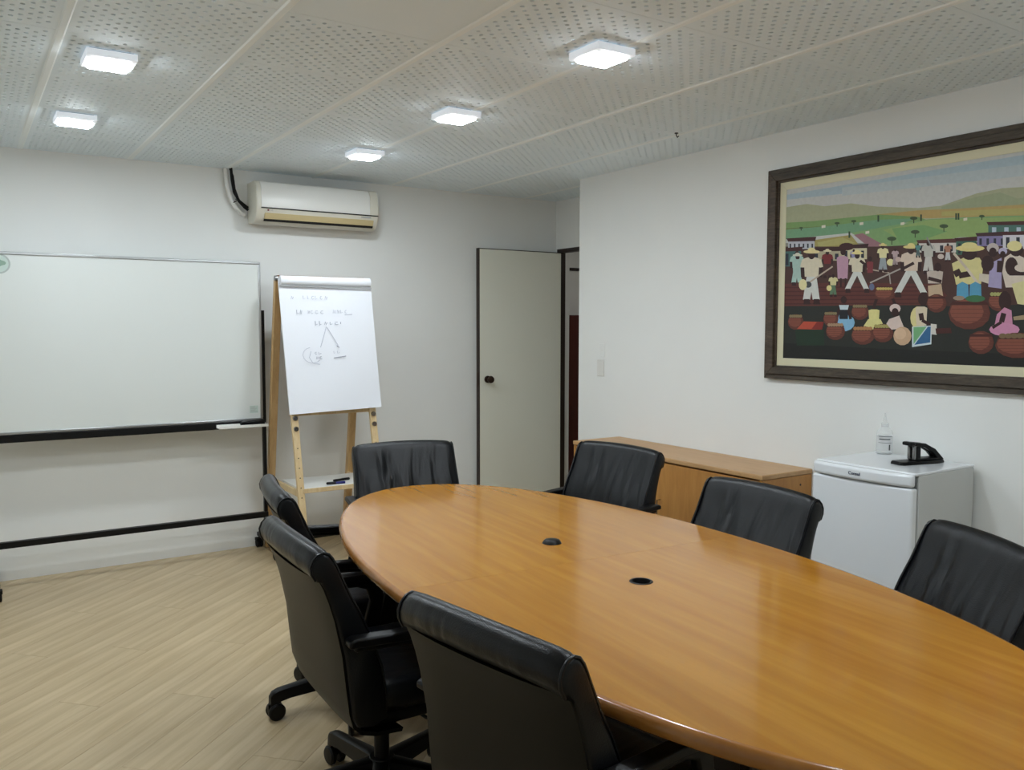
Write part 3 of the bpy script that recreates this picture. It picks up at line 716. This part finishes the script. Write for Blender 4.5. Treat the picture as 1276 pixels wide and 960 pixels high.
class Canvas:
    def __init__(s): s.v = []; s.f = []; s.c = []; s.k = 0
    def poly(s, col, pts, col2=None):
        P = []
        for a, b_ in pts: P.append(s.map(a, b_))
        for q in ((-1, 0, -cy0), (1, 0, cy1), (0, -1, -cz0), (0, 1, cz1)):
            if len(P) > 2: P = clip(P, *q)
        if len(P) < 3: return
        s.k += 1; x = -.0150-.0000045*s.k; i0 = len(s.v)
        s.v += [(x, p[0], p[1]) for p in P]; s.f.append(list(range(i0, i0+len(P)))); s.c.append((des(col), des(col2 or col)))
    def map(s, a, b_):                                  # study-sketch coordinates -> the painting's own plane
        u, v_ = 940+a/2.744, 150+b_/2.744
        d = Fv+R2*((u-638)/FPX)-U2*((v_-480)/FPX); t = (W-.015)/d.x
        return (d.y*t-yc, CH+d.z*t-PZ0)
    def ell(s, col, x, y, rx, ry, rot=0, n=14):
        c_, q = math.cos(R(rot)), math.sin(R(rot))
        s.poly(col, [(x+rx*math.cos(2*math.pi*i/n)*c_-ry*math.sin(2*math.pi*i/n)*q, y+rx*math.cos(2*math.pi*i/n)*q+ry*math.sin(2*math.pi*i/n)*c_) for i in range(n)])
    def line(s, col, x0, y0, x1, y1, w):
        dx, dy = x1-x0, y1-y0; L = math.hypot(dx, dy) or 1; a, b_ = -dy/L*w/2, dx/L*w/2
        s.poly(col, [(x0+a, y0+b_), (x1+a, y1+b_), (x1-a, y1-b_), (x0-a, y0-b_)])
cv = Canvas(); P_, E_, L_ = cv.poly, cv.ell, cv.line
SK, SK2 = (52, 30, 28), (66, 38, 32)
# sky, hills and fields
P_((176, 176, 172), [(80, 120), (1500, -120), (1500, 420), (80, 420)])
P_((150, 168, 176), [(80, 260), (922, 118), (1500, 20), (1500, 60), (922, 165), (500, 230), (80, 275)])
P_((164, 174, 176), [(300, 230), (922, 150), (1500, 60), (1500, 100), (922, 190), (300, 258)])
P_((150, 152, 118), [(80, 302), (180, 286), (240, 294), (330, 284), (420, 295), (560, 300), (640, 292), (760, 250), (850, 232), (922, 228), (1100, 205), (1500, 190), (1500, 330), (80, 360)])
P_((138, 146, 112), [(640, 296), (760, 262), (840, 246), (900, 268), (1000, 250), (1500, 230), (1500, 330), (640, 320)])
P_((164, 138, 74), [(420, 322), (560, 308), (700, 302), (922, 288), (1500, 240), (1500, 330), (922, 325), (600, 335), (430, 336)])
P_((160, 150, 78), [(640, 312), (922, 300), (1500, 262), (1500, 340), (922, 322), (640, 328)])
P_((106, 140, 76), [(80, 352), (200, 345), (330, 332), (430, 322), (560, 330), (600, 345), (350, 362), (80, 378)])
P_((98, 142, 104), [(80, 378), (250, 362), (420, 340), (560, 335), (480, 362), (330, 385), (80, 410)])
P_((112, 148, 90), [(330, 385), (470, 360), (600, 338), (800, 328), (922, 325), (922, 360), (760, 380), (500, 430), (420, 430)])
P_((128, 154, 84), [(440, 375), (600, 340), (922, 330), (1500, 320), (1500, 380), (700, 400), (560, 430), (520, 420)])
P_((104, 146, 84), [(470, 370), (580, 358), (660, 380), (560, 415), (500, 425)])
P_((146, 134, 66), [(200, 410), (330, 392), (356, 424), (300, 432), (200, 436)])
P_((158, 150, 82), [(215, 418), (300, 400), (345, 420), (220, 434)])
P_((140, 96, 104), [(340, 392), (370, 386), (440, 425), (420, 438), (390, 432)])
P_((88, 66, 50), [(80, 372), (280, 360), (80, 374)])
for x, y, w in ((160, 368, 7), (283, 352, 9), (340, 345, 9), (545, 335, 13), (470, 405, 16), (550, 382, 15), (648, 362, 15), (778, 328, 10)):
    L_((52, 60, 40), x, y, x, y+w*1.3, 3); E_((58, 76, 46), x, y, w, w*.45)
for x, y in ((424, 325), (570, 322), (325, 380), (690, 318), (698, 318)): L_((48, 66, 44), x, y, x, y+22, 6)
for x, y in ((230, 360), (360, 350), (500, 350), (715, 335), (380, 380)): P_((196, 190, 170), [(x, y), (x+13, y-2), (x+13, y+7), (x, y+9)])
# ground
P_((70, 44, 38), [(80, 432), (420, 432), (700, 420), (1500, 380), (1500, 640), (80, 640)])
P_((88, 42, 36), [(80, 560), (300, 555), (620, 560), (660, 600), (600, 640), (80, 640)])
for k in range(5): L_((72, 34, 30), 90, 572+14*k, 620, 570+14*k, 4)
P_((38, 40, 36), [(80, 636), (600, 632), (720, 640), (1500, 600), (1500, 960), (80, 960)])
P_((30, 31, 29), [(80, 760), (400, 780), (900, 800), (1500, 820), (1500, 960), (80, 960)])
# houses
def house(x0, x1, yt, yb, wallc, roofc=(64, 28, 26), win=(40, 44, 56), n=4):
    P_(roofc, [(x0-6, yt-2), (x1+6, yt-8), (x1+2, yt+8), (x0, yt+10)]); P_(wallc, [(x0, yt+9), (x1, yt+7), (x1, yb), (x0, yb)])
    for k in range(n):
        a = x0+(x1-x0)*(k+.3)/n; P_(win, [(a, yt+16), (a+(x1-x0)*.35/n, yt+16), (a+(x1-x0)*.35/n, yb-4), (a, yb-4)])
house(116, 206, 406, 440, (166, 168, 176), n=6); house(96, 160, 440, 500, (58, 96, 92), n=2)
house(195, 300, 440, 480, (160, 150, 120), (58, 30, 28), n=3); house(300, 385, 430, 475, (186, 178, 140), (56, 28, 28), n=3)
house(560, 690, 412, 452, (186, 180, 172), (84, 46, 40), n=4); house(690, 760, 405, 460, (52, 92, 76), n=3)
house(800, 1010, 350, 392, (62, 102, 92), (70, 32, 30), (160, 176, 190), 5); house(762, 860, 388, 430, (118, 108, 150), (62, 36, 40), n=4)
house(850, 990, 384, 440, (190, 188, 194), (70, 34, 34), n=4); house(1000, 1220, 370, 430, (168, 160, 128), n=5); house(1020, 1230, 330, 372, (150, 96, 84), n=5)
# people
def torso(x, y, w, h, col): P_(col, [(x-w*.5, y), (x-w*.25, y-h*.08), (x+w*.25, y-h*.08), (x+w*.5, y), (x+w*.42, y+h), (x-w*.42, y+h)])
def head(x, y, r, hat=None, cloth=None):
    E_(SK, x, y, r*.8, r)
    if cloth: E_(cloth, x, y-r*.4, r*.95, r*.8); E_(SK, x, y+r*.2, r*.6, r*.7)
    if hat: E_(hat, x, y-r*.75, r*1.9, r*.42); E_(hat, x, y-r*1.1, r*.9, r*.6)
def man(x, y, h, shirt, pants, hat=None, stride=0, tool=None):
    u = h/100
    for s in (-1, 1):
        P_(pants, [(x+(2*s-7)*u, y-52*u), (x+(2*s+7)*u, y-52*u), (x+(s*(9+stride)+6)*u, y-9*u), (x+(s*(9+stride)-7)*u, y-9*u)])
        P_(SK, [(x+(s*(9+stride)-5)*u, y-10*u), (x+(s*(9+stride)+5)*u, y-10*u), (x+(s*(9+stride)+7)*u, y), (x+(s*(9+stride)-6)*u, y)])
    torso(x, y-84*u, 30*u, 33*u, shirt)
    for s in (-1, 1): L_(shirt, x+13*s*u, y-82*u, x+17*s*u, y-68*u, 9*u); L_(SK, x+17*s*u, y-68*u, x+16*s*u, y-50*u, 7*u)
    head(x, y-91*u, 8*u, hat)
    if tool: L_((150, 140, 130), *tool, 4)
def basket(x, y, rx, ry, fill=None):
    E_((92, 46, 36), x, y, rx, ry); E_((124, 66, 48), x-rx*.12, y-ry*.1, rx*.8, ry*.75)
    for k in range(-2, 3): L_((98, 52, 40), x-rx*.85, y+k*ry*.25, x+rx*.85, y+k*ry*.25, 2)
    P_((70, 34, 28), [(x-rx*.92, y-ry*.5), (x+rx*.92, y-ry*.5), (x+rx*.8, y-ry*.72), (x-rx*.8, y-ry*.72)])
    if fill:
        for k in range(6): E_(fill, x-rx*.66+k*rx*.26, y-ry*.74, rx*.17, ry*.2)
def seated(x, y, s, dress, top=None, cloth=None):
    E_(dress, x, y, 38*s, 30*s); torso(x, y-58*s, 34*s, 46*s, top or dress)
    L_(SK, x+15*s, y-50*s, x+24*s, y-12*s, 10*s); L_(SK, x-15*s, y-50*s, x-24*s, y-14*s, 10*s); head(x, y-78*s, 13*s, None, cloth)
CR, WH, YE = (196, 186, 160), (188, 190, 184), (196, 186, 120)
man(146, 566, 120, (150, 180, 170), (150, 182, 172)); head(148, 468, 9, (190, 190, 170))
torso(146, 480, 30, 60, (148, 176, 166))
man(250, 540, 96, (112, 30, 34), (70, 40, 40), (196, 186, 150)); torso(302, 470, 40, 72, (172, 130, 150)); head(304, 450, 12); E_((60, 28, 28), 316, 432, 26, 13)
L_(SK, 296, 540, 296, 570, 6); L_(SK, 312, 540, 312, 570, 6); man(340, 500, 60, (132, 128, 170), (100, 90, 120))
man(196, 630, 186, CR, WH, (206, 190, 130)); L_((168, 150, 130), 180, 560, 268, 500, 5); E_((66, 70, 70), 184, 562, 12, 11); E_((206, 196, 140), 166, 562, 14, 19)
man(270, 604, 78, (188, 180, 126), (80, 110, 80)); E_((204, 190, 120), 256, 574, 9, 10)
man(352, 590, 140, CR, WH, (208, 192, 120), 14); L_(SK, 362, 480, 396, 506, 9); L_((168, 150, 130), 385, 508, 462, 522, 4)
torso(396, 486, 22, 36, (120, 44, 50)); head(396, 474, 9)
man(440, 520, 96, (206, 196, 140), (138, 146, 152), (200, 184, 110)); E_((206, 196, 134), 466, 486, 13, 12); man(482, 500, 62, (168, 144, 146), (150, 130, 130)); E_((186, 160, 150), 492, 476, 10, 9)
man(536, 606, 178, (198, 178, 158), WH, (204, 186, 110), 16); L_(SK, 546, 488, 500, 512, 10); L_((160, 150, 140), 396, 556, 500, 508, 5); E_((90, 100, 130), 402, 570, 9, 12); L_((150, 140, 130), 462, 526, 466, 560, 4)
man(560, 470, 50, (72, 128, 124), (70, 90, 90)); man(596, 526, 116, (172, 170, 160), (182, 178, 170)); L_((120, 120, 120), 590, 400, 610, 440, 5)
man(662, 484, 64, (160, 106, 80), (176, 176, 176)); E_((184, 170, 160), 638, 466, 11, 9)
torso(618, 518, 56, 40, (176, 162, 150)); L_(SK, 595, 540, 640, 552, 12); head(628, 502, 15); P_((176, 150, 120), [(594, 566), (640, 560), (646, 602), (596, 602)])
# big man in a straw hat, women to the right
P_(YE, [(676, 490), (720, 468), (770, 470), (784, 490), (776, 560), (690, 562)]); E_(SK, 736, 458, 26, 20); E_((206, 190, 112), 738, 438, 50, 11); E_((206, 192, 120), 736, 428, 27, 11)
L_(SK, 690, 512, 700, 532, 24); L_(SK, 700, 532, 740, 524, 20); L_((180, 166, 146), 682, 454, 726, 506, 9); L_((190, 176, 160), 726, 506, 768, 562, 9); P_((190, 178, 160), [(770, 524), (808, 528), (804, 560), (768, 548)])
P_((150, 140, 176), [(806, 490), (846, 470), (846, 576), (800, 570)]); E_(SK, 798, 490, 22, 28); head(816, 446, 22, None, (176, 164, 158)); L_(SK, 840, 480, 838, 520, 18); head(850, 455, 16, None, (168, 160, 186))
P_((196, 182, 166), [(856, 470), (884, 452), (922, 470), (960, 500), (940, 570), (860, 572), (848, 520)]); E_(SK, 880, 500, 22, 32); L_(SK, 872, 520, 925, 520, 22); E_(SK, 896, 442, 24, 24); E_((206, 196, 130), 890, 430, 26, 18); E_((196, 182, 166), 916, 505, 26, 14)
P_((196, 188, 130), [(880, 560), (960, 540), (980, 640), (900, 628)])
# front row
seated(306, 692, 1.0, (112, 164, 196), (30, 32, 38)); P_((176, 190, 196), [(290, 632), (324, 632), (320, 648), (294, 648)])
for x, y, a, b_ in ((142, 690, 27, 27), (262, 680, 26, 26), (362, 656, 30, 27)): basket(x, y, a, b_, (120, 106, 70))
P_((172, 62, 34), [(146, 714), (170, 688), (238, 690), (232, 716)]); P_((120, 34, 26), [(196, 714), (214, 690), (238, 690), (232, 716)]); P_((28, 48, 34), [(140, 716), (238, 716), (240, 770), (146, 770)])
basket(278, 722, 33, 30, (150, 120, 90))
torso(410, 650, 38, 40, (200, 192, 116)); P_((196, 190, 116), [(390, 680), (432, 680), (450, 716), (366, 716)]); basket(446, 594, 34, 24, (180, 160, 70)); L_(SK, 418, 612, 408, 644, 10); L_(SK, 474, 610, 486, 640, 10)
basket(372, 736, 40, 32, (160, 110, 60)); basket(440, 728, 36, 32, (150, 140, 70))
head(482, 652, 20, None, (196, 176, 170)); P_((196, 176, 166), [(462, 680), (496, 668), (514, 712), (470, 716), (452, 696)]); E_((184, 150, 116), 507, 738, 31, 32); E_((196, 164, 130), 500, 730, 20, 20)
E_(YE, 562, 676, 28, 40); torso(572, 642, 40, 60, (196, 182, 156)); E_(SK, 578, 612, 18, 22); L_(SK, 570, 660, 574, 684, 16); L_(SK, 574, 684, 606, 702, 11)
P_((180, 196, 200), [(540, 706), (608, 702), (606, 766), (540, 776)]); P_((98, 160, 104), [(545, 708), (590, 706), (545, 766)]); P_((36, 92, 136), [(594, 706), (604, 706), (602, 760), (548, 768)]); P_((190, 186, 176), [(604, 696), (624, 698), (624, 734), (606, 732)])
P_((70, 34, 30), [(620, 712), (672, 710), (676, 728), (622, 730)])
basket(624, 626, 34, 32); basket(736, 660, 72, 56)
for x in (712, 756): P_((66, 140, 172), [(x-20, 606), (x-18, 562), (x, 552), (x+20, 562), (x+22, 610)])
E_((52, 104, 62), 756, 610, 34, 12); E_((140, 120, 100), 700, 608, 20, 8)
basket(840, 620, 40, 34, (150, 150, 80)); E_(SK, 858, 618, 22, 34); P_((184, 120, 150), [(830, 664), (856, 640), (880, 650), (884, 700), (820, 712)]); E_((190, 124, 158), 856, 716, 52, 22); L_(SK, 854, 660, 846, 690, 18); L_(SK, 846, 690, 815, 710, 10)
basket(776, 760, 44, 40); basket(900, 770, 76, 44, (110, 90, 60)); P_((150, 130, 96), [(886, 672), (960, 660), (960, 680), (888, 684)])
# the part of the canvas beyond: more of the same crowd
man(1030, 640, 190, CR, WH, (206, 190, 130)); man(1120, 600, 150, (112, 30, 34), WH, (206, 190, 130), 12); seated(1060, 730, 1.1, (112, 164, 196), CR); basket(1130, 760, 54, 44, (160, 140, 70)); basket(1000, 700, 36, 30)
me = bpy.data.meshes.new('canvas'); 
bx = MB().box(-.0148, -.004, cy0-.004, cy1+.004, cz0-.004, cz1+.004)
nb = len(bx.f); i0 = len(bx.v)
me.from_pydata(bx.v+cv.v, [], [tuple(f) for f in bx.f]+[tuple(i0+i for i in f)[::-1] for f in cv.f])
ca_ = me.color_attributes.new('paint', 'FLOAT_COLOR', 'CORNER')
for p in me.polygons:
    col = (.3, .3, .25, 1) if p.index < nb else cv.c[p.index-nb][0]
    for li in p.loop_indices: ca_.data[li].color = col
bm = bmesh.new(); bm.from_mesh(me)
bm.faces.ensure_lookup_table(); bm.normal_update()
for f in bm.faces:
    if f.index >= nb and f.normal.x > 0: f.normal_flip()
bm.to_mesh(me); bm.free()
me.materials.append(mp_); ob('canvas', me, pic)
# small dark hook left in the ceiling
hk = thing('ceiling_hook', 'tiny dark metal hook fixed to the ceiling near the picture wall', 'hook', (*((3.23, 3.36)), H))
MB().lathe([(.0, 0), (.010, 0), (.010, -.004), (.0, -.004)], 12).build('rosette', 'black_metal', hk)
MB().tube([(0, 0, -.003), (0, 0, -.014), (.008, 0, -.022), (.016, 0, -.014)], .003, 8).build('hook_wire', 'black_metal', hk)
